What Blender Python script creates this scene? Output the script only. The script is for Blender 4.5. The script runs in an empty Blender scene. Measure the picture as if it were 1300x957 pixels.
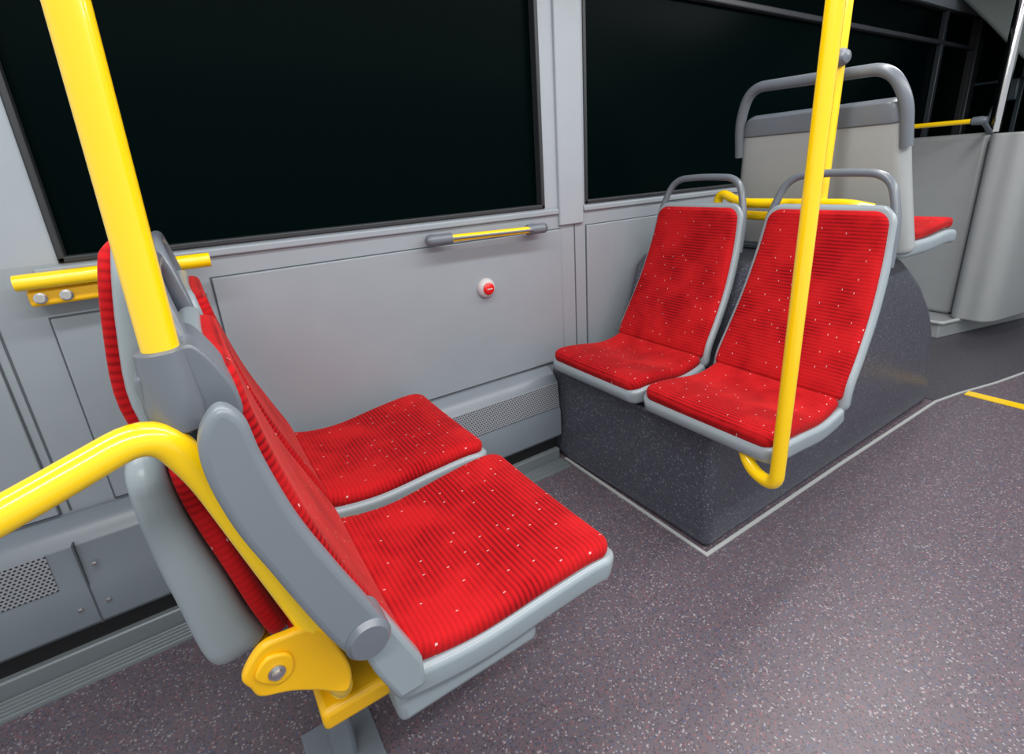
import bpy, bmesh, math, random
from mathutils import Vector, Matrix
random.seed(3)
S = bpy.context.scene
COL = S.collection
S.view_settings.view_transform = 'Standard'
S.view_settings.look = 'None'
S.view_settings.exposure = 0.0

# ------------------------------------------------------------------ materials
def srgb(r, g, b):
    def f(c):
        c /= 255.0
        return c/12.92 if c <= .04045 else ((c+.055)/1.055)**2.4
    return (f(r), f(g), f(b), 1)

def newmat(name):
    m = bpy.data.materials.new(name); m.use_nodes = True
    nt = m.node_tree
    return m, nt, nt.nodes['Principled BSDF']

def plain(name, col, rough=.45, metal=0., spec=.5, noise=.06, coat=0., grain=0.):
    m, nt, b = newmat(name)
    b.inputs['Roughness'].default_value = rough
    b.inputs['Metallic'].default_value = metal
    b.inputs['Specular IOR Level'].default_value = spec
    b.inputs['Coat Weight'].default_value = coat
    tc = nt.nodes.new('ShaderNodeTexCoord')
    nz = nt.nodes.new('ShaderNodeTexNoise'); nz.inputs['Scale'].default_value = 9; nz.inputs['Detail'].default_value = 4
    nt.links.new(tc.outputs['Object'], nz.inputs['Vector'])
    mx = nt.nodes.new('ShaderNodeMix'); mx.data_type = 'RGBA'
    mx.inputs['A'].default_value = tuple(c*(1-noise) for c in col[:3])+(1,)
    mx.inputs['B'].default_value = tuple(min(1, c*(1+noise)) for c in col[:3])+(1,)
    nt.links.new(nz.outputs['Fac'], mx.inputs['Factor'])
    nt.links.new(mx.outputs['Result'], b.inputs['Base Color'])
    if grain:
        n2 = nt.nodes.new('ShaderNodeTexNoise'); n2.inputs['Scale'].default_value = 700
        nt.links.new(tc.outputs['Object'], n2.inputs['Vector'])
        bp = nt.nodes.new('ShaderNodeBump'); bp.inputs['Strength'].default_value = grain; bp.inputs['Distance'].default_value = .0006
        nt.links.new(n2.outputs['Fac'], bp.inputs['Height']); nt.links.new(bp.outputs[0], b.inputs['Normal'])
    return m

def speckle(name, base, specks, scale, rough=.5):
    m, nt, b = newmat(name)
    b.inputs['Roughness'].default_value = rough
    tc = nt.nodes.new('ShaderNodeTexCoord')
    v = nt.nodes.new('ShaderNodeTexVoronoi'); v.inputs['Scale'].default_value = scale
    nt.links.new(tc.outputs['Object'], v.inputs['Vector'])
    sp = nt.nodes.new('ShaderNodeSeparateColor')
    nt.links.new(v.outputs['Color'], sp.inputs['Color'])
    cr = nt.nodes.new('ShaderNodeValToRGB'); cr.color_ramp.interpolation = 'CONSTANT'
    e = cr.color_ramp.elements
    e[0].position = 0; e[0].color = base
    e.remove(e[1])
    pos = 1 - sum(p for p, _ in specks)
    for p, c in specks:
        n = e.new(pos); n.color = c; pos += p
    nt.links.new(sp.outputs['Red'], cr.inputs['Fac'])
    nt.links.new(cr.outputs['Color'], b.inputs['Base Color'])
    return m

def fabric():
    m, nt, b = newmat('red_ribbed_velour')
    b.inputs['Roughness'].default_value = .9
    b.inputs['Specular IOR Level'].default_value = .08
    b.inputs['Sheen Weight'].default_value = .25
    b.inputs['Sheen Roughness'].default_value = .4
    b.inputs['Sheen Tint'].default_value = (1, .25, .22, 1)
    N = nt.nodes.new; L = nt.links.new
    uv = N('ShaderNodeUVMap'); uv.uv_map = 'UVMap'
    sx = N('ShaderNodeSeparateXYZ'); L(uv.outputs['UV'], sx.inputs[0])
    tc = N('ShaderNodeTexCoord')
    nz = N('ShaderNodeTexNoise'); nz.inputs['Scale'].default_value = 9; nz.inputs['Detail'].default_value = 3
    L(tc.outputs['Object'], nz.inputs['Vector'])
    def M(op, a=None, bb=None, c=None):
        n = N('ShaderNodeMath'); n.operation = op
        for i, x in enumerate((a, bb, c)):
            if x is None: continue
            if isinstance(x, (int, float)): n.inputs[i].default_value = x
            else: L(x, n.inputs[i])
        return n.outputs[0]
    wob = M('MULTIPLY', nz.outputs['Fac'], .004)
    s = M('ADD', sx.outputs['X'], wob)
    rib = M('SINE', M('MULTIPLY', s, 2*math.pi/.0108))
    rib01 = M('MULTIPLY_ADD', rib, .5, .5)
    ribs = M('POWER', rib01, .55)
    cr = N('ShaderNodeMix'); cr.data_type = 'RGBA'
    cr.inputs['A'].default_value = srgb(100, 8, 14)
    cr.inputs['B'].default_value = srgb(172, 18, 25)
    L(ribs, cr.inputs['Factor'])
    # worn velvet patches where the pile is brushed and the ribs fade
    n2 = N('ShaderNodeTexNoise'); n2.inputs['Scale'].default_value = 6.5; n2.inputs['Detail'].default_value = 3.5
    L(tc.outputs['Object'], n2.inputs['Vector'])
    mr = N('ShaderNodeMapRange'); mr.inputs['From Min'].default_value = .42; mr.inputs['From Max'].default_value = .62
    mr.inputs['To Min'].default_value = 0; mr.inputs['To Max'].default_value = .65
    L(n2.outputs['Fac'], mr.inputs['Value'])
    mp = N('ShaderNodeMix'); mp.data_type = 'RGBA'
    L(mr.outputs[0], mp.inputs['Factor']); L(cr.outputs['Result'], mp.inputs['A'])
    mp.inputs['B'].default_value = srgb(194, 30, 34)
    vm = N('ShaderNodeVectorMath'); vm.operation = 'SCALE'; vm.inputs['Scale'].default_value = 22
    L(uv.outputs['UV'], vm.inputs[0])
    fl = N('ShaderNodeVectorMath'); fl.operation = 'FLOOR'; L(vm.outputs[0], fl.inputs[0])
    wn = N('ShaderNodeTexWhiteNoise'); wn.noise_dimensions = '3D'; L(fl.outputs[0], wn.inputs['Vector'])
    fr = N('ShaderNodeVectorMath'); fr.operation = 'FRACTION'; L(vm.outputs[0], fr.inputs[0])
    s1 = N('ShaderNodeVectorMath'); s1.operation = 'SUBTRACT'; L(fr.outputs[0], s1.inputs[0]); s1.inputs[1].default_value = (.5, .5, 0)
    s2 = N('ShaderNodeVectorMath'); s2.operation = 'SUBTRACT'; L(wn.outputs['Color'], s2.inputs[0]); s2.inputs[1].default_value = (.5, .5, 0)
    s3 = N('ShaderNodeVectorMath'); s3.operation = 'SCALE'; s3.inputs['Scale'].default_value = .7; L(s2.outputs[0], s3.inputs[0])
    s4 = N('ShaderNodeVectorMath'); s4.operation = 'SUBTRACT'; L(s1.outputs[0], s4.inputs[0]); L(s3.outputs[0], s4.inputs[1])
    s5 = N('ShaderNodeVectorMath'); s5.operation = 'ABSOLUTE'; L(s4.outputs[0], s5.inputs[0])
    sp = N('ShaderNodeSeparateXYZ'); L(s5.outputs[0], sp.inputs[0])
    fx = M('LESS_THAN', sp.outputs[0], .052); fy = M('LESS_THAN', sp.outputs[1], .024)
    fk = M('MULTIPLY', M('MULTIPLY', fx, fy), M('LESS_THAN', wn.outputs['Value'], .6))
    mf = N('ShaderNodeMix'); mf.data_type = 'RGBA'
    L(M('MULTIPLY', fk, .75), mf.inputs['Factor']); L(mp.outputs['Result'], mf.inputs['A']); mf.inputs['B'].default_value = srgb(218, 184, 182)
    L(mf.outputs['Result'], b.inputs['Base Color'])
    bp = N('ShaderNodeBump'); bp.inputs['Strength'].default_value = .15; bp.inputs['Distance'].default_value = .001
    L(rib01, bp.inputs['Height'])
    b2 = N('ShaderNodeBump'); b2.inputs['Strength'].default_value = .35; b2.inputs['Distance'].default_value = .014
    L(n2.outputs['Fac'], b2.inputs['Height']); L(bp.outputs[0], b2.inputs['Normal'])
    L(b2.outputs[0], b.inputs['Normal'])
    return m

def perforated():
    m, nt, b = newmat('perforated_grille')
    b.inputs['Roughness'].default_value = .45
    N = nt.nodes.new; L = nt.links.new
    uv = N('ShaderNodeTexCoord')
    sx = N('ShaderNodeSeparateXYZ'); L(uv.outputs['Object'], sx.inputs[0])
    def M(op, a=None, bb=None, c=None):
        n = N('ShaderNodeMath'); n.operation = op
        for i, x in enumerate((a, bb, c)):
            if x is None: continue
            if isinstance(x, (int, float)): n.inputs[i].default_value = x
            else: L(x, n.inputs[i])
        return n.outputs[0]
    p = .0105
    zz = M('DIVIDE', sx.outputs['Z'], p*.8)
    row = M('FLOOR', zz)
    off = M('MULTIPLY', M('MODULO', row, 2), .5)
    xx = M('ADD', M('DIVIDE', sx.outputs['X'], p), off)
    fx = M('SUBTRACT', M('FRACT', xx), .5); fz = M('SUBTRACT', M('FRACT', zz), .5)
    d = M('SQRT', M('ADD', M('MULTIPLY', fx, fx), M('MULTIPLY', fz, fz)))
    hole = M('LESS_THAN', d, .3)
    mx = N('ShaderNodeMix'); mx.data_type = 'RGBA'
    mx.inputs['A'].default_value = srgb(142, 147, 154); mx.inputs['B'].default_value = srgb(28, 28, 32)
    L(hole, mx.inputs['Factor']); L(mx.outputs['Result'], b.inputs['Base Color'])
    return m

M_wall = plain('wall_laminate_grey', srgb(142, 151, 159), .45)
M_wall2 = plain('pillar_plastic_grey', srgb(152, 161, 170), .42)
M_panel = plain('panel_grey', srgb(140, 149, 157), .42)
M_groove = plain('groove_dark', srgb(78, 84, 91), .6)
M_gasket = plain('window_gasket_black', srgb(38, 42, 46), .5)
M_glass = plain('night_window_glass', (.0003, .0028, .003, 1), .3, spec=.015, noise=0)
M_shell = plain('seat_shell_grey', srgb(140, 152, 159), .32, grain=.15)
M_shell_d = plain('seat_plastic_mid_grey', srgb(114, 123, 132), .32, grain=.15)
M_handle = plain('handle_dark_grey', srgb(102, 109, 118), .30, grain=.15)
M_yel = plain('yellow_powder_coat', srgb(255, 210, 4), .25, coat=.6, noise=.02)
M_yel_d = plain('yellow_bracket_paint', srgb(236, 180, 4), .35, noise=.05)
M_steel = plain('steel_bolt', (.6, .6, .6, 1), .25, metal=1)
M_alu = plain('aluminium_strip', srgb(126, 134, 138), .4, metal=.3)
M_chrome = plain('chrome', (.55, .56, .58, 1), .12, metal=1)
M_trim = plain('sealant_light_grey', srgb(174, 178, 178), .6)
M_part = plain('partition_plastic', srgb(154, 158, 160), .40, grain=.15)
M_ceil = plain('ceiling_white', srgb(215, 217, 218), .6)
M_red = plain('button_red', srgb(215, 25, 25), .3)
M_lgrey = plain('button_housing', srgb(185, 180, 182), .4)
M_black = plain('black_void', srgb(14, 15, 17), .6)
M_fab = fabric()
M_perf = perforated()
M_floor = speckle('floor_vinyl_speckled', srgb(97, 88, 96),
                  [(.15, srgb(78, 70, 79)), (.06, srgb(124, 88, 94)), (.06, srgb(80, 86, 110)), (.055, srgb(146, 140, 145))], 265, .36)
M_floor_d = speckle('floor_vinyl_dark_shaded', srgb(74, 73, 80), [(.10, srgb(60, 60, 68)), (.05, srgb(100, 100, 108))], 265, .40)  # dark grey speckle with shadow mixed into the colour
M_pod = speckle('podium_vinyl_speckled', srgb(74, 77, 88), [(.12, srgb(60, 62, 73)), (.06, srgb(96, 98, 110)), (.03, srgb(146, 150, 160))], 350, .32)

# ------------------------------------------------------------------ mesh helpers
def mkobj(name, bm, mat, parent=None, smooth=True, bevel=0, seg=3, angle=40):
    me = bpy.data.meshes.new(name)
    bmesh.ops.recalc_face_normals(bm, faces=bm.faces)
    bm.to_mesh(me); bm.free()
    ob = bpy.data.objects.new(name, me); COL.objects.link(ob)
    if mat: me.materials.append(mat)
    if smooth:
        for p in me.polygons: p.use_smooth = True
    if bevel:
        md = ob.modifiers.new('bevel', 'BEVEL'); md.width = bevel; md.segments = seg
        md.limit_method = 'ANGLE'; md.angle_limit = math.radians(35)
    if smooth:
        try:
            me.set_sharp_from_angle(angle=math.radians(angle))
        except Exception: pass
    if parent: ob.parent = parent
    return ob

def group(name, loc=(0, 0, 0), rot=0):
    e = bpy.data.objects.new(name, None); COL.objects.link(e)
    e.location = loc; e.rotation_euler = (0, 0, rot); e.empty_display_size = .1
    return e

def box(name, x0, x1, y0, y1, z0, z1, mat, parent=None, bevel=0, seg=3):
    bm = bmesh.new()
    bmesh.ops.create_cube(bm, size=1)
    for v in bm.verts:
        v.co = Vector(((x0+x1)/2+v.co.x*(x1-x0), (y0+y1)/2+v.co.y*(y1-y0), (z0+z1)/2+v.co.z*(z1-z0)))
    return mkobj(name, bm, mat, parent, smooth=bevel > 0, bevel=bevel, seg=seg)

def prism(name, A, B, mat, parent, bevel, seg):
    bm = bmesh.new()
    a = [bm.verts.new(p) for p in A]; b = [bm.verts.new(p) for p in B]
    bm.faces.new(a); bm.faces.new(b[::-1])
    n = len(A)
    for i in range(n):
        bm.faces.new((a[i], b[i], b[(i+1) % n], a[(i+1) % n]))
    return mkobj(name, bm, mat, parent, bevel=bevel, seg=seg)
def extrude_y(name, poly, y0, y1, mat, parent=None, bevel=0, seg=3):
    return prism(name, [(x, y0, z) for x, z in poly], [(x, y1, z) for x, z in poly], mat, parent, bevel, seg)
def extrude_x(name, poly, x0, x1, mat, parent=None, bevel=0, seg=3):
    return prism(name, [(x0, y, z) for y, z in poly], [(x1, y, z) for y, z in poly], mat, parent, bevel, seg)
def extrude_z(name, poly, z0, z1, mat, parent=None, bevel=0, seg=3):
    return prism(name, [(x, y, z0) for x, y in poly], [(x, y, z1) for x, y in poly], mat, parent, bevel, seg)

def smooth_poly(pts, sub=6):
    out = []; n = len(pts)
    for i in range(n):
        p0, p1, p2, p3 = (Vector(pts[(i+k-1) % n]) for k in range(4))
        for j in range(sub):
            t = j/sub
            out.append(tuple(.5*((2*p1)+(-p0+p2)*t+(2*p0-5*p1+4*p2-p3)*t*t+(-p0+3*p1-3*p2+p3)*t**3)))
    return out

def fillet(pts, r):
    pts = [Vector(p) for p in pts]
    out = [pts[0]]
    for i in range(1, len(pts)-1):
        p = pts[i]; a = pts[i-1]-p; b = pts[i+1]-p
        rr = min(r, a.length*.49, b.length*.49)
        A = p+a.normalized()*rr; B = p+b.normalized()*rr
        for j in range(9):
            t = j/8
            out.append(A*(1-t)**2+p*2*t*(1-t)+B*t*t)
    out.append(pts[-1])
    return out

def tube(name, pts, r, mat, parent=None, bend=.05, n=24, sy=1.0, caps=True):
    P = fillet(pts, bend)
    bm = bmesh.new()
    rings = []
    T = [(P[min(i+1, len(P)-1)]-P[max(i-1, 0)]).normalized() for i in range(len(P))]
    ref = Vector((0, 0, 1)) if abs(T[0].z) < .9 else Vector((0, 1, 0))
    u = (ref-T[0]*ref.dot(T[0])).normalized()
    L = len(P)
    for i, p in enumerate(P):
        u = (u-T[i]*u.dot(T[i])).normalized()
        v = T[i].cross(u)
        rings.append([bm.verts.new(p+(u*math.cos(2*math.pi*k/n)+v*math.sin(2*math.pi*k/n)*sy)*r) for k in range(n)])
    for i in range(L-1):
        for k in range(n):
            bm.faces.new((rings[i][k], rings[i][(k+1) % n], rings[i+1][(k+1) % n], rings[i+1][k]))
    if caps:
        bm.faces.new(rings[0][::-1]); bm.faces.new(rings[-1])
    return mkobj(name, bm, mat, parent)

def revolve(name, prof, origin, axis, mat, parent=None, n=32):
    ax = Vector(axis).normalized()
    ref = Vector((0, 0, 1)) if abs(ax.z) < .9 else Vector((1, 0, 0))
    u = (ref-ax*ref.dot(ax)).normalized(); v = ax.cross(u); o = Vector(origin)
    bm = bmesh.new(); rings = []
    for r, h in prof:
        rings.append([bm.verts.new(o+ax*h+(u*math.cos(2*math.pi*k/n)+v*math.sin(2*math.pi*k/n))*max(r, 1e-4)) for k in range(n)])
    for i in range(len(rings)-1):
        for k in range(n):
            bm.faces.new((rings[i][k], rings[i][(k+1) % n], rings[i+1][(k+1) % n], rings[i+1][k]))
    bm.faces.new(rings[0][::-1]); bm.faces.new(rings[-1])
    return mkobj(name, bm, mat, parent)

def catmull(pts, m=14):
    P = [Vector(p) for p in pts]; P = [P[0]*2-P[1]]+P+[P[-1]*2-P[-2]]
    out = []
    for i in range(1, len(P)-2):
        for j in range(m):
            t = j/m; p0, p1, p2, p3 = P[i-1:i+3]
            out.append(.5*((2*p1)+(-p0+p2)*t+(2*p0-5*p1+4*p2-p3)*t*t+(-p0+3*p1-3*p2+p3)*t**3))
    out.append(P[-2]); return out

def slab(name, path, w0, w1, r0, r1, t, mat, parent=None, off=0., crown=0., bow=0., rc=None, e=.014, yc=0., wmid=None, t1=None):
    """Upholstery / shell slab. path (x,z); half width w0->w1; plan corner radii r0,r1;
       thickness t (->t1) below the surface; off lowers it along the normal."""
    C = catmull(path)
    acc = [0]
    for i in range(1, len(C)): acc.append(acc[-1]+(C[i]-C[i-1]).length)
    Lt = acc[-1]
    def at(s):
        s = max(0, min(Lt, s))
        for i in range(1, len(C)):
            if s <= acc[i]+1e-9:
                k = (s-acc[i-1])/max(1e-9, acc[i]-acc[i-1])
                return C[i-1].lerp(C[i], k), (C[i]-C[i-1]).normalized()
        return C[-1], (C[-1]-C[-2]).normalized()
    ss = set()
    for k in range(13): ss.add(round(r0*(1-math.cos(math.pi/2*k/12)), 6)); ss.add(round(Lt-r1*(1-math.cos(math.pi/2*k/12)), 6))
    for k in range(5): ss.add(round(e*(1-math.cos(math.pi/2*k/4)), 6)); ss.add(round(Lt-e*(1-math.cos(math.pi/2*k/4)), 6))
    for k in range(31): ss.add(round(Lt*k/30, 6))
    ss = sorted(ss)
    keep = [ss[0]]
    for s in ss[1:]:
        if s-keep[-1] > 2e-4: keep.append(s)
    ss = keep
    bm = bmesh.new(); uvl = bm.loops.layers.uv.new('UVMap')
    rings = []; uvs = {}
    rc = rc or t*.45
    if t1 is None: t1 = t
    NT = 16
    for s in ss:
        c, tg = at(s)
        nx, nz = -tg.y, tg.x
        f = s/Lt
        w = w0+(w1-w0)*f
        if wmid is not None: w += wmid*4*f*(1-f)
        if s < r0: w -= r0-math.sqrt(max(0, r0*r0-(r0-s)**2))
        if Lt-s < r1: w -= r1-math.sqrt(max(0, r1*r1-(r1-(Lt-s))**2))
        d = min(s, Lt-s)
        ef = 1 if d >= e else math.sqrt(max(0, 1-(1-d/e)**2))
        ef = max(ef, .08)
        tb = t+(t1-t)*f
        tt = tb*ef; rr = min(rc, tt*.49)
        top = -(tb-tt)*.5; bot = top-tt
        sec = []
        for k in range(NT+1):
            y = -(w-rr)+2*(w-rr)*k/NT
            sec.append((y, top+crown*ef*(1-(y/w)**2)))
        for k in range(1, 5):
            a = math.pi/2*(1-k/4.)
            sec.append((w-rr+rr*math.cos(a), top-rr+rr*math.sin(a)))
        for k in range(0, 4):
            a = -math.pi/2*k/4
            sec.append((w-rr+rr*math.cos(a), bot+rr+rr*math.sin(a)))
        for k in range(NT+1):
            y = (w-rr)-2*(w-rr)*k/NT
            sec.append((y, bot))
        for k in range(1, 5):
            a = -math.pi/2-math.pi/2*k/4
            sec.append((-(w-rr)+rr*math.cos(a), bot+rr+rr*math.sin(a)))
        for k in range(0, 4):
            a = math.pi-math.pi/2*k/4
            sec.append((-(w-rr)+rr*math.cos(a), top-rr+rr*math.sin(a)))
        ring = []
        for y, n_ in sec:
            nn = n_-off+bow*(y/.22)**2
            v = bm.verts.new((c.x+nx*nn, y+yc, c.y+nz*nn))
            uvs[v] = (s, y+.5)
            ring.append(v)
        rings.append(ring)
    m = len(rings[0])
    for i in range(len(rings)-1):
        for k in range(m):
            bm.faces.new((rings[i][k], rings[i][(k+1) % m], rings[i+1][(k+1) % m], rings[i+1][k]))
    bm.faces.new(rings[0][::-1]); bm.faces.new(rings[-1])
    for fc in bm.faces:
        for lp in fc.loops: lp[uvl].uv = uvs[lp.vert]
    return mkobj(name, bm, mat, parent, angle=60)

# ------------------------------------------------------------------ room shell
WY = 1.62
X0, X1 = -1.6, 5.3
box('floor', X0, X1, -1.2, WY+.1, -.06, 0, M_floor)
wl = group('wall_left')
box('lower_wall', X0, X1, WY, WY+.08, 0, 1.06, M_wall, wl)
box('pillar_rear', X0, -.25, WY, WY+.08, 1.06, 2.2, M_wall2, wl)
box('pillar_middle', 1.215, 1.42, WY, WY+.08, 1.06, 2.2, M_wall2, wl)
box('pillar_cover', 1.28, 1.405, WY-.012, WY+.01, .985, 2.2, M_wall2, wl, bevel=.005)
box('upper_wall', -.25, X1, WY, WY+.08, 2.06, 2.2, M_wall2, wl)
def panel(x0, x1, z0, z1):
    box('panel_shadow_gap', x0-.004, x1+.004, WY-.002, WY+.01, z0-.004, z1+.004, M_groove, wl)
    box('panel', x0, x1, WY-.009, WY+.01, z0, z1, M_panel, wl, bevel=.003, seg=2)
panel(-.9, -.42, .42, .93)
panel(-.30, .03, .42, .93)
panel(.055, 1.285, .42, .972)
panel(1.425, 2.6, .42, .972)
panel(2.63, 4.0, .42, .972)
for xs in (-.40, 1.36):
    box('panel_seam', xs, xs+.005, WY-.0015, WY+.01, .42, 1.06, M_groove, wl)
box('sill_moulding', -.30, 1.28, WY-.010, WY+.02, 1.03, 1.052, M_wall, wl, bevel=.005)
box('sill_moulding', 1.41, 5.2, WY-.010, WY+.02, 1.03, 1.052, M_wall, wl, bevel=.005)

def window(name, x0, x1, z0, z1, transom=None):
    g = group(name)
    box('glass', x0, x1, WY+.03, WY+.04, z0, z1, M_glass, g)
    t = .016
    y0, y1 = WY-.006, WY+.03
    box('gasket_bottom', x0, x1, y0, y1, z0, z0+t, M_gasket, g, bevel=.004)
    box('gasket_top', x0, x1, y0, y1, z1-t, z1, M_gasket, g, bevel=.004)
    box('gasket_left', x0, x0+t, y0, y1, z0, z1, M_gasket, g, bevel=.004)
    box('gasket_right', x1-t, x1, y0, y1, z0, z1, M_gasket, g, bevel=.004)
    if transom:
        box('transom', x0+t, x1-t, y0, y1, transom, transom+.026, plain('transom_grey', srgb(60, 64, 70), .4), g, bevel=.006)
    return g
window('window_1', -.25, 1.215, 1.058, 2.06, 1.845)
w2 = window('window_2', 1.42, 5.24, 1.058, 2.06, 1.845)
box('window_post', 4.66, 4.70, WY-.004, WY+.03, 1.07, 2.05, plain('post_grey', srgb(50, 58, 64), .35), w2, bevel=.005)

box('ceiling', X0, X1, -1.2, WY+.1, 2.2, 2.26, M_ceil)
wf = group('wall_front')
box('front_lower', X1, X1+.06, -1.2, WY+.1, 0, 1.0, M_part, wf)
box('front_upper', X1, X1+.06, -1.2, WY+.1, 2.05, 2.2, M_part, wf)
box('front_corner_post', X1-.06, X1+.06, WY-.03, WY+.1, 0, 2.2, plain('corner_post_dark', srgb(40, 46, 50), .4), wf, bevel=.01)
wd = group('window_3')
box('glass', X1+.02, X1+.04, -1.2, WY-.03, 1.0, 2.05, M_glass, wd)
mg = plain('reflection_grey', srgb(58, 70, 78), .3)  # colour of the shapes that imitate reflections in the front glass
for yy in (.35, .95, 1.3):
    box('reflection_post', X1+.0, X1+.02, yy, yy+.03, 1.0, 2.05, mg, wd, bevel=.006)  # posts stand in for faint reflections in the dark glass
box('reflection_rail', X1+.0, X1+.02, -1.2, WY-.03, 1.60, 1.62, plain('reflection_teal', srgb(40, 60, 66), .3), wd, bevel=.004)  # bluish bar, also an imitated reflection
dk = plain('console_dark', srgb(34, 48, 54), .3)
cs = group('driver_console')
box('console_body', 4.86, 5.22, .2, 1.5, 0.9, 1.22, dk, cs, bevel=.04)
tube('reflection_mirror_arm', [(5.1, 1.40, 1.21), (5.1, 1.40, 1.42), (5.1, 1.33, 1.50)], .012, mg, cs)
box('reflection_mirror_head', 5.07, 5.12, 1.27, 1.36, 1.46, 1.60, mg, cs, bevel=.012)  # mirror and arm added to suggest reflections in the windscreen
box('console_foot', 4.9, 5.2, .9, 1.4, .112, .9, dk, cs, bevel=.02)

ov = [(1.60, 2.198), (1.60, 2.13), (1.52, 2.04), (1.42, 1.93), (1.31, 1.80), (1.20, 1.68), (1.02, 1.63), (.6, 1.62), (-.3, 1.62), (-.3, 2.198)]
extrude_x('front_overhead_panel', ov, 4.75, 5.22, plain('overhead_plastic', srgb(150, 162, 160), .4), bevel=.02)

for i, (ly, pw) in enumerate(((.72, 50), (-.5, 74))):  # unseen lamps and housings, added as overhead fill and camera-side key
    g = group('added_ceiling_lamp')
    box('housing', -1.2, 4.6, ly-.09, ly+.09, 2.165, 2.2, M_ceil, g, bevel=.01)
    ld = bpy.data.lights.new('added_fill_light', 'AREA'); ld.shape = 'RECTANGLE'; ld.size = 4.6; ld.size_y = .14
    ld.energy = pw; ld.color = (1, .985, .96)
    lo = bpy.data.objects.new('added_fill_light', ld); COL.objects.link(lo); lo.location = (1.3, ly, 2.155); lo.parent = g

# ------------------------------------------------------------------ heater & skirting
hp = [(WY-.01, .415), (1.585, .41), (1.555, .385), (1.535, .36), (1.528, .25), (1.522, .235), (1.522, .125), (1.535, .11), (WY-.01, .11)]
h = group('convector_heater')
extrude_x('casing', hp, -1.6, 1.186, M_shell_d, h, bevel=.003)
box('end_joint', .1, .104, 1.5205, 1.54, .12, .37, M_groove, h)
box('end_joint', -.40, -.396, 1.5205, 1.54, .12, .37, M_groove, h)
def grille(x0, x1):
    bm = bmesh.new()
    pts = [(1.5325, .362), (1.5262, .255)]
    vs = [bm.verts.new(p) for p in ((x0, pts[0][0], pts[0][1]), (x1, pts[0][0], pts[0][1]), (x1, pts[1][0], pts[1][1]), (x0, pts[1][0], pts[1][1]))]
    f = bm.faces.new(vs)
    r = bmesh.ops.extrude_face_region(bm, geom=[f])
    for v in r['geom']:
        if isinstance(v, bmesh.types.BMVert): v.co.y += .004
    mkobj('perforated_grille', bm, M_perf, h, smooth=False)
grille(-1.4, -.455); grille(.50, 1.18)
for sx_, sz_ in ((-.37, .30), (-.37, .18), (-.43, .18), (-.2, .18)):
    revolve('screw', [(.006, 0), (.006, .003), (.003, .004)], (sx_, 1.522, sz_), (0, -1, 0), M_steel, h, 12)
sk = group('baseboard_left')
box('dark_gap', -1.6, 1.18, 1.55, 1.6, .03, .108, M_black, sk)
box('kick_plate', -1.6, 1.18, 1.53, 1.56, 0, .055, M_alu, sk, bevel=.006)
for i in range(5):
    box('rib', -1.6, 1.18, 1.462+i*.014, 1.468+i*.014, 0, .008, M_alu, sk, bevel=.002)
box('floor_strip', -1.6, 1.18, 1.455, 1.535, 0, .004, M_alu, sk)

# ------------------------------------------------------------------ podium
pod = group('seat_podium')
prof = [(1.2, 0), (1.2, .415), (1.56, .415), (1.62, .50), (1.70, .77), (1.75, .82), (2.20, .82), (2.32, .79), (2.42, .735), (2.56, .65), (2.70, .53), (2.78, .43), (2.83, .34), (2.88, .17), (2.93, 0)]
extrude_y('podium_body', prof, .80, 1.605, M_pod, pod, bevel=.028, seg=4)
box('podium_lid', 1.188, 1.56, .80, 1.52, .398, .418, M_pod, pod, bevel=.008)
tr = [(1.2, 1.52), (1.185, .79), (2.0, .785), (2.93, .77), (3.12, .735), (3.4, .665), (3.7, .61), (4.4, .49), (5.2, .36)]
bm = bmesh.new()
A = []
for i, (x, y) in enumerate(tr):
    p = Vector((x, y)); a = Vector(tr[max(0, i-1)]); b = Vector(tr[min(len(tr)-1, i+1)])
    t1 = (p-a).normalized() if i else (b-p).normalized(); t2 = (b-p).normalized() if i < len(tr)-1 else t1
    n1 = Vector((-t1.y, t1.x)); n2 = Vector((-t2.y, t2.x)); n = (n1+n2).normalized(); n /= max(.4, n.dot(n1))
    o = p-n*(-.006); q = p+n*(-.006)
    A.append([bm.verts.new((o.x, o.y, 0)), bm.verts.new((o.x, o.y, .004)), bm.verts.new((q.x, q.y, .004)), bm.verts.new((q.x, q.y, 0))])
for i in range(len(A)-1):
    for k in range(4): bm.faces.new((A[i][k], A[i][(k+1) % 4], A[i+1][(k+1) % 4], A[i+1][k]))
bm.faces.new(A[0]); bm.faces.new(A[-1][::-1])
mkobj('trim_1', bm, M_trim, smooth=False)
extrude_z('dark_floor_shade', [(2.94, .77), (3.12, .735), (3.4, .665), (3.7, .61), (4.4, .49), (5.28, .35), (5.28, 1.61), (2.94, 1.61)], 0, .003, M_floor_d)  # dark speckled floor past the podium, its shadow painted into the sheet
box('trim_2', 3.12, 3.18, -.9, .715, 0, .0035, M_yel)
st = [(3.98, 1.11), (4.35, 1.02), (4.83, .90), (5.28, .80), (5.28, 1.58), (3.98, 1.60)]
extrude_z('front_step', st, 0, .11, M_part, bevel=.01)
tube('trim_3', [(3.97, 1.6, .11), (3.97, 1.10, .11), (4.35, 1.01, .11), (4.83, .89, .11), (5.2, .8, .11)], .012, M_trim, bend=.02, n=10)
pa = group('driver_partition')
extrude_z('panel_window_side', [(4.20, 1.13), (4.22, 1.60), (4.34, 1.60), (4.34, 1.13)], .112, 1.25, M_part, pa, bevel=.03, seg=5)
pr = smooth_poly([(4.18, 1.12), (4.12, 1.02), (4.14, .93), (4.3, .88), (4.75, .84), (4.75, 1.12)], 5)
extrude_z('panel_aisle_side', pr, .112, 1.24, M_part, pa, bevel=.012, seg=3)
box('recess_line', 4.205, 4.225, 1.118, 1.135, .15, 1.2, M_groove, pa)
rl = group('grab_rail')
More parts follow.
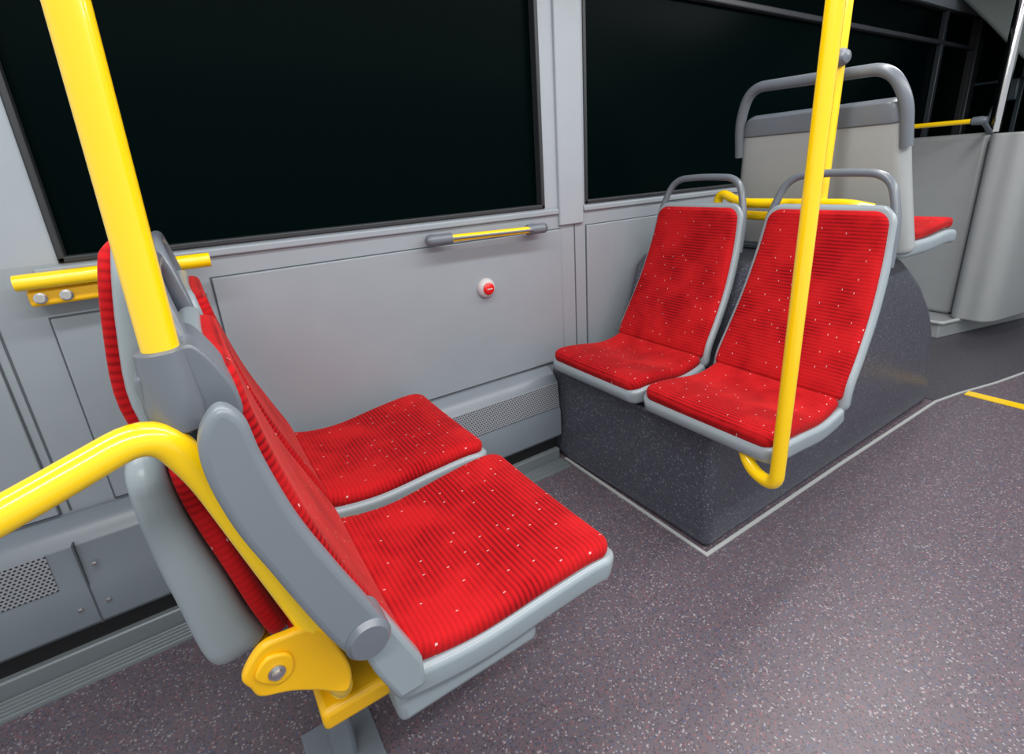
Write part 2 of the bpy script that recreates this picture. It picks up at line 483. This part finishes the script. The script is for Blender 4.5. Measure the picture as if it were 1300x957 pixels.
tube('rail', [(4.02, 1.60, 1.315), (4.02, 1.18, 1.315)], .014, M_yel, rl)
revolve('end_cap', [(.012, 0), (.022, .01), (.024, .05), (.018, .075)], (4.02, 1.185, 1.315), (0, -1, 0), M_handle, rl)
tube('stay', [(4.02, 1.15, 1.315), (4.10, 1.14, 1.30), (4.24, 1.14, 1.24)], .013, M_handle, rl)
tube('chrome_pole', [(4.29, 1.142, 1.25), (4.29, 1.142, 2.2)], .030, M_chrome)
tube('chrome_pole', [(4.60, 1.06, 1.24), (4.60, 1.06, 2.2)], .018, M_chrome)

# ------------------------------------------------------------------ seats
def bus_seat(x0, yc, face, sl, dz=0., lf=1., wt=.180):
    g = group('bus_seat', (x0, yc, dz), 0 if face > 0 else math.pi)
    k = sl/.42
    K = lambda P: [(x*k if x > 0 else x, z) for x, z in P]
    B = lambda P: [(x*lf, z) for x, z in P]
    seat = K([(-.012, .504), (.05, .487), (.13, .481), (.25, .495), (.35, .502), (.405, .490)])
    slab('seat_shell', K([(-.03, .500), (.05, .487), (.13, .483), (.25, .495), (.355, .502), (.42, .490)]), .220, .234, .03, .05, .050, M_shell, g, off=.020, rc=.012, e=.018)
    slab('seat_cushion', seat, .206, .223, .02, .042, .046, M_fab, g, off=-.006, crown=.004, bow=.008, rc=.022, e=.022)
    back = B([(-.140, 1.018), (-.131, .94), (-.116, .86), (-.085, .74), (-.045, .63), (-.010, .54), (.000, .498)])
    bshell = B([(-.143, 1.036), (-.131, .94), (-.116, .86), (-.085, .74), (-.045, .63), (-.010, .54), (.0, .46)])
    slab('backrest_cushion', back, wt, .210, .040, .02, .036, M_fab, g, off=-.002, crown=.003, bow=.006, rc=.017, e=.018, wmid=.006)
    slab('backrest_shell', bshell, wt+.016, .226, .052, .03, .032, M_shell, g, off=.016, bow=.008, rc=.014, e=.016, wmid=.006)
    hx = lambda z: -.032-.138*lf-(z-1.0)*.2
    hw = wt-.028
    tube('hand_hold', [(hx(.86), -wt-.022, .86), (hx(.98), -wt-.017, .98), (hx(1.115), -hw, 1.118), (hx(1.12), 0, 1.125), (hx(1.115), hw, 1.118), (hx(.98), wt+.017, .98), (hx(.86), wt+.022, .86)],
         .0122, M_handle, g, bend=.06)
    return g

for yc in (1.29, .815):
    g = bus_seat(1.492, yc, -1, .370, .012, 1.42, .176)
    b = box('mount', .02, .27, -.12, .12, .404, .440, M_shell_d, g, bevel=.008)
    if yc < 1:
        box('side_rail', .0, .10, .13, .19, .39, .43, M_shell, g, bevel=.008)
LG = []
for yc in (1.315, .815):
    g = bus_seat(.157, yc, 1, .450, -.008, 1.0, .180)
    box('under_seat_support', -.03, .25, -.20, .20, .355, .425, M_shell, g, bevel=.014)
    LG.append(g)

AX = .157
def lx(x): return x-AX
arm = [(-.004, 1.0), (-.026, .975), (-.030, .93), (-.018, .86), (.004, .79), (.028, .715), (.052, .65), (.072, .615), (.100, .610), (.116, .635), (.107, .675), (.074, .76), (.044, .845), (.024, .93), (.016, .98)]
arm = smooth_poly([(lx(x), z+.008) for x, z in arm], 5)
a = LG[1]
extrude_y('armrest_blade', arm, .535-.815, .563-.815, M_shell_d, a, bevel=.010, seg=4)
revolve('armrest_pivot', [(.001, -.004), (.024, -.003), (.030, .004), (.030, .05)], (lx(.090), .53-.815, .648), (0, 1, 0), M_handle, a)
extrude_y('armrest_bracket', [(lx(.07), .66), (lx(.115), .66), (lx(.165), .53), (lx(.165), .48), (lx(.12), .48), (lx(.095), .55)], .562-.815, .595-.815, M_shell, a, bevel=.008)

fr = group('seat_frame')
tube('frame_tube', [(-.62, .54, 0), (-.60, .545, .87), (-.30, .545, .915), (-.18, .552, .948), (-.062, .572, .984), (-.034, .582, .92), (.038, .60, .63), (.055, .61, .50), (.055, .70, .42), (.055, 1.56, .42)], .0172, M_yel, fr, bend=.04)
plate = smooth_poly([(-.055, .630), (-.050, .608), (-.042, .588), (-.010, .572), (.02, .55), (.055, .52), (.068, .55), (.058, .60), (.040, .650), (.0, .662), (-.03, .660)], 5)
extrude_y('bracket_plate', plate, .582, .596, M_yel_d, fr, bevel=.005)
extrude_y('bracket_boss', smooth_poly([(-.042, .624), (-.02, .600), (.0, .610), (.0, .637), (-.025, .647)], 5), .576, .584, M_yel_d, fr, bevel=.003)
revolve('bolt', [(.0105, 0), (.0105, .003), (.0065, .004), (.0065, .008), (.003, .009)], (-.018, .577, .621), (0, -1, 0), M_steel, fr, 16)
box('leg', .03, .08, .86, .92, 0, .40, M_shell_d, fr, bevel=.012)
box('foot_plate', -.02, .13, .80, .98, 0, .012, M_shell_d, fr, bevel=.005)
box('cross_beam', .02, .22, .66, 1.50, .37, .41, M_yel_d, fr, bevel=.01)

# tip-up seat behind, facing rear (-x), folded
tp = group('folding_seat')
fb = [(.012, .52), (.0, .60), (-.03, .74), (-.080, .87), (-.104, .96), (-.095, 1.06), (-.078, 1.150)]
fs = [(.014, .50), (.0, .60), (-.03, .74), (-.080, .87), (-.104, .96), (-.095, 1.06), (-.076, 1.163)]
slab('backrest_cushion', fb, .195, .178, .03, .05, .020, M_fab, tp, off=0, crown=.003, rc=.009, yc=.905)
slab('backrest_shell', fs, .207, .190, .03, .055, .028, M_shell, tp, off=.013, rc=.012, yc=.905)
slab('folded_seat_shell', [(-.090, .53), (-.103, .60), (-.110, .68), (-.118, .77), (-.119, .86), (-.113, .91)], .20, .20, .06, .05, .078, M_shell, tp, rc=.024, e=.03, yc=.885, t1=.038)
slab('folded_seat_cushion', [(-.010, .55), (-.028, .62), (-.046, .71), (-.066, .81), (-.074, .885)], .194, .194, .04, .04, .024, M_fab, tp, off=-.002, rc=.010, yc=.885)
tube('hinge_bar', [(-.03, .70, .54), (-.03, 1.50, .54)], .012, M_yel_d, tp)

gp = group('grab_pole')
tube('pole', [(-.040, .597, .985), (-.012, .597, 2.2)], .0168, M_yel, gp)
revolve('socket', [(.0185, .0), (.0230, .002), (.0245, .02), (.028, .06), (.026, .085), (.018, .09)], (-.039, .597, 1.055), (0, 0, -1), M_handle, gp)
cl = smooth_poly([(-.066, 1.030), (-.062, .995), (-.040, .972), (-.012, .958), (.016, .965), (.016, 1.0), (-.004, 1.045), (-.020, 1.055), (-.045, 1.035)], 5)
extrude_y('clamp_body', cl, .585, .70, M_handle, gp, bevel=.012, seg=4)

gr = group('grab_pole')
tube('pole', [(1.128, .572, 2.2), (1.128, .572, .398), (1.145, .65, .402), (1.175, .70, .45)], .0175, M_yel, gr, bend=.05)
g2 = group('grab_pole')
tube('pole', [(1.84, .90, .82), (1.84, .90, 2.2)], .0180, M_yel, g2)
revolve('bell_push', [(.004, 0), (.018, .004), (.026, .018), (.027, .035), (.020, .045)], (1.815, .862, 1.470), (.2, 1, 0), M_handle, g2)
g3 = group('grab_rail')
tube('rail', [(1.83, 1.31, .822), (1.83, 1.285, 1.08), (1.82, 1.19, 1.035), (1.82, .80, 1.035), (1.83, .735, 1.02)], .0175, M_yel, g3, bend=.05)
tube('rail_lower', [(1.87, 1.34, .822), (1.87, 1.26, .99), (1.86, 1.15, .985), (1.86, .92, .985)], .0165, M_yel, g3, bend=.06)

# tall seat facing forward (+x) on the wheel arch, its back shell toward us
hs = group('bus_seat')
yc = 1.02
bk = [(2.045, .84), (2.02, .95), (1.99, 1.10), (1.965, 1.25), (1.955, 1.33)]
slab('back_shell', bk, .330, .272, .03, .05, .075, M_part, hs, rc=.035, e=.02, yc=yc)
slab('upper_trim', [(1.964, 1.262), (1.957, 1.30), (1.952, 1.345)], .282, .262, .02, .03, .085, M_handle, hs, off=-.005, rc=.035, e=.014, yc=yc)
tube('hand_hold', [(1.985, yc-.286, 1.20), (1.955, yc-.278, 1.34), (1.94, yc-.225, 1.432), (1.94, yc+.235, 1.445), (1.955, yc+.282, 1.34), (1.985, yc+.290, 1.20)], .019, M_handle, hs, bend=.08)
slab('backrest_cushion', bk[::-1], .255, .30, .05, .03, .03, M_fab, hs, off=-.10, rc=.014, yc=yc)
slab('seat_cushion', [(2.08, .915), (2.25, .915), (2.40, .93), (2.50, .92)], .30, .31, .03, .06, .04, M_fab, hs, off=-.01, rc=.015, yc=yc)
slab('seat_shell', [(2.05, .905), (2.25, .905), (2.40, .915), (2.515, .905)], .315, .325, .03, .06, .05, M_shell, hs, off=.02, rc=.015, yc=yc)
box('plinth', 2.06, 2.38, yc-.26, yc+.5, .822, .862, M_shell_d, hs, bevel=.015)

# ------------------------------------------------------------------ wall fittings
wh = group('wall_grab_handle')
tube('bar', [(.745, 1.565, 1.0), (1.125, 1.565, .992)], .0125, M_yel, wh)
tube('grip_insert', [(.76, 1.5515, 1.0), (1.11, 1.5515, .992)], .004, M_handle, wh, n=10)
for xa, xb, za in ((.70, .775, 1.0), (1.095, 1.165, .992)):
    tube('end_cap', [(xa, 1.572, za), (xb, 1.565, za)], .019, M_handle, wh)
    xm = xa+.02 if xa < 1 else xb-.02
    tube('stand_off', [(xm, 1.57, za), (xm, 1.612, za)], .017, M_handle, wh)
    revolve('rounded_tip', [(.019, 0), (.016, .010), (.008, .016)], (xa if xa < 1 else xb, 1.572 if xa < 1 else 1.565, za), (-1 if xa < 1 else 1, 0, 0), M_handle, wh)
sb = group('stop_button')
revolve('housing', [(.037, 0), (.037, .006), (.033, .014), (.024, .020)], (.92, WY-.009, .796), (0, -1, 0), M_lgrey, sb)
revolve('push_cap', [(.022, 0), (.022, .006), (.018, .010), (.008, .012)], (.92, WY-.028, .796), (0, -1, 0), M_red, sb)
box('label_bar', .909, .931, WY-.0415, WY-.038, .794, .798, M_lgrey, sb, bevel=.001)

yr = group('wall_grab_rail')
tube('rail', [(-.325, 1.545, 1.032), (.06, 1.545, 1.032)], .0185, M_yel, yr)
box('mount_plate', -.315, -.12, 1.555, 1.61, .972, 1.012, M_yel_d, yr, bevel=.008)
box('mount_web', -.315, -.12, 1.57, 1.615, 1.0, 1.035, M_yel_d, yr, bevel=.006)
for bx in (-.292, -.245):
    revolve('bolt', [(.013, 0), (.013, .004), (.009, .005), (.009, .009), (.003, .009)], (bx, 1.555, .991), (0, -1, 0), M_steel, yr, 16)

# ------------------------------------------------------------------ world
w = bpy.data.worlds.new('world'); S.world = w; w.use_nodes = True
w.node_tree.nodes['Background'].inputs['Color'].default_value = (.95, .98, 1, 1)
w.node_tree.nodes['Background'].inputs['Strength'].default_value = .78

# ------------------------------------------------------------------ camera
Xc = Vector((1050, -284, 640)).normalized()
Yc = Vector((-441, -187, 640)); Yc = (Yc-Xc*Yc.dot(Xc)).normalized()
Zc = Xc.cross(Yc)
right = Vector((Xc.x, Yc.x, Zc.x)); down = Vector((Xc.y, Yc.y, Zc.y)); fwd = Vector((Xc.z, Yc.z, Zc.z))
R = Matrix((right, -down, -fwd)).transposed()
cd = bpy.data.cameras.new('camera'); co = bpy.data.objects.new('camera', cd); COL.objects.link(co)
co.matrix_world = Matrix.Translation((0, 0, 1.2)) @ R.to_4x4()
cd.sensor_width = 36; cd.lens = 640*36/1300; cd.shift_y = -44.5/1300; cd.clip_start = .02
S.camera = co
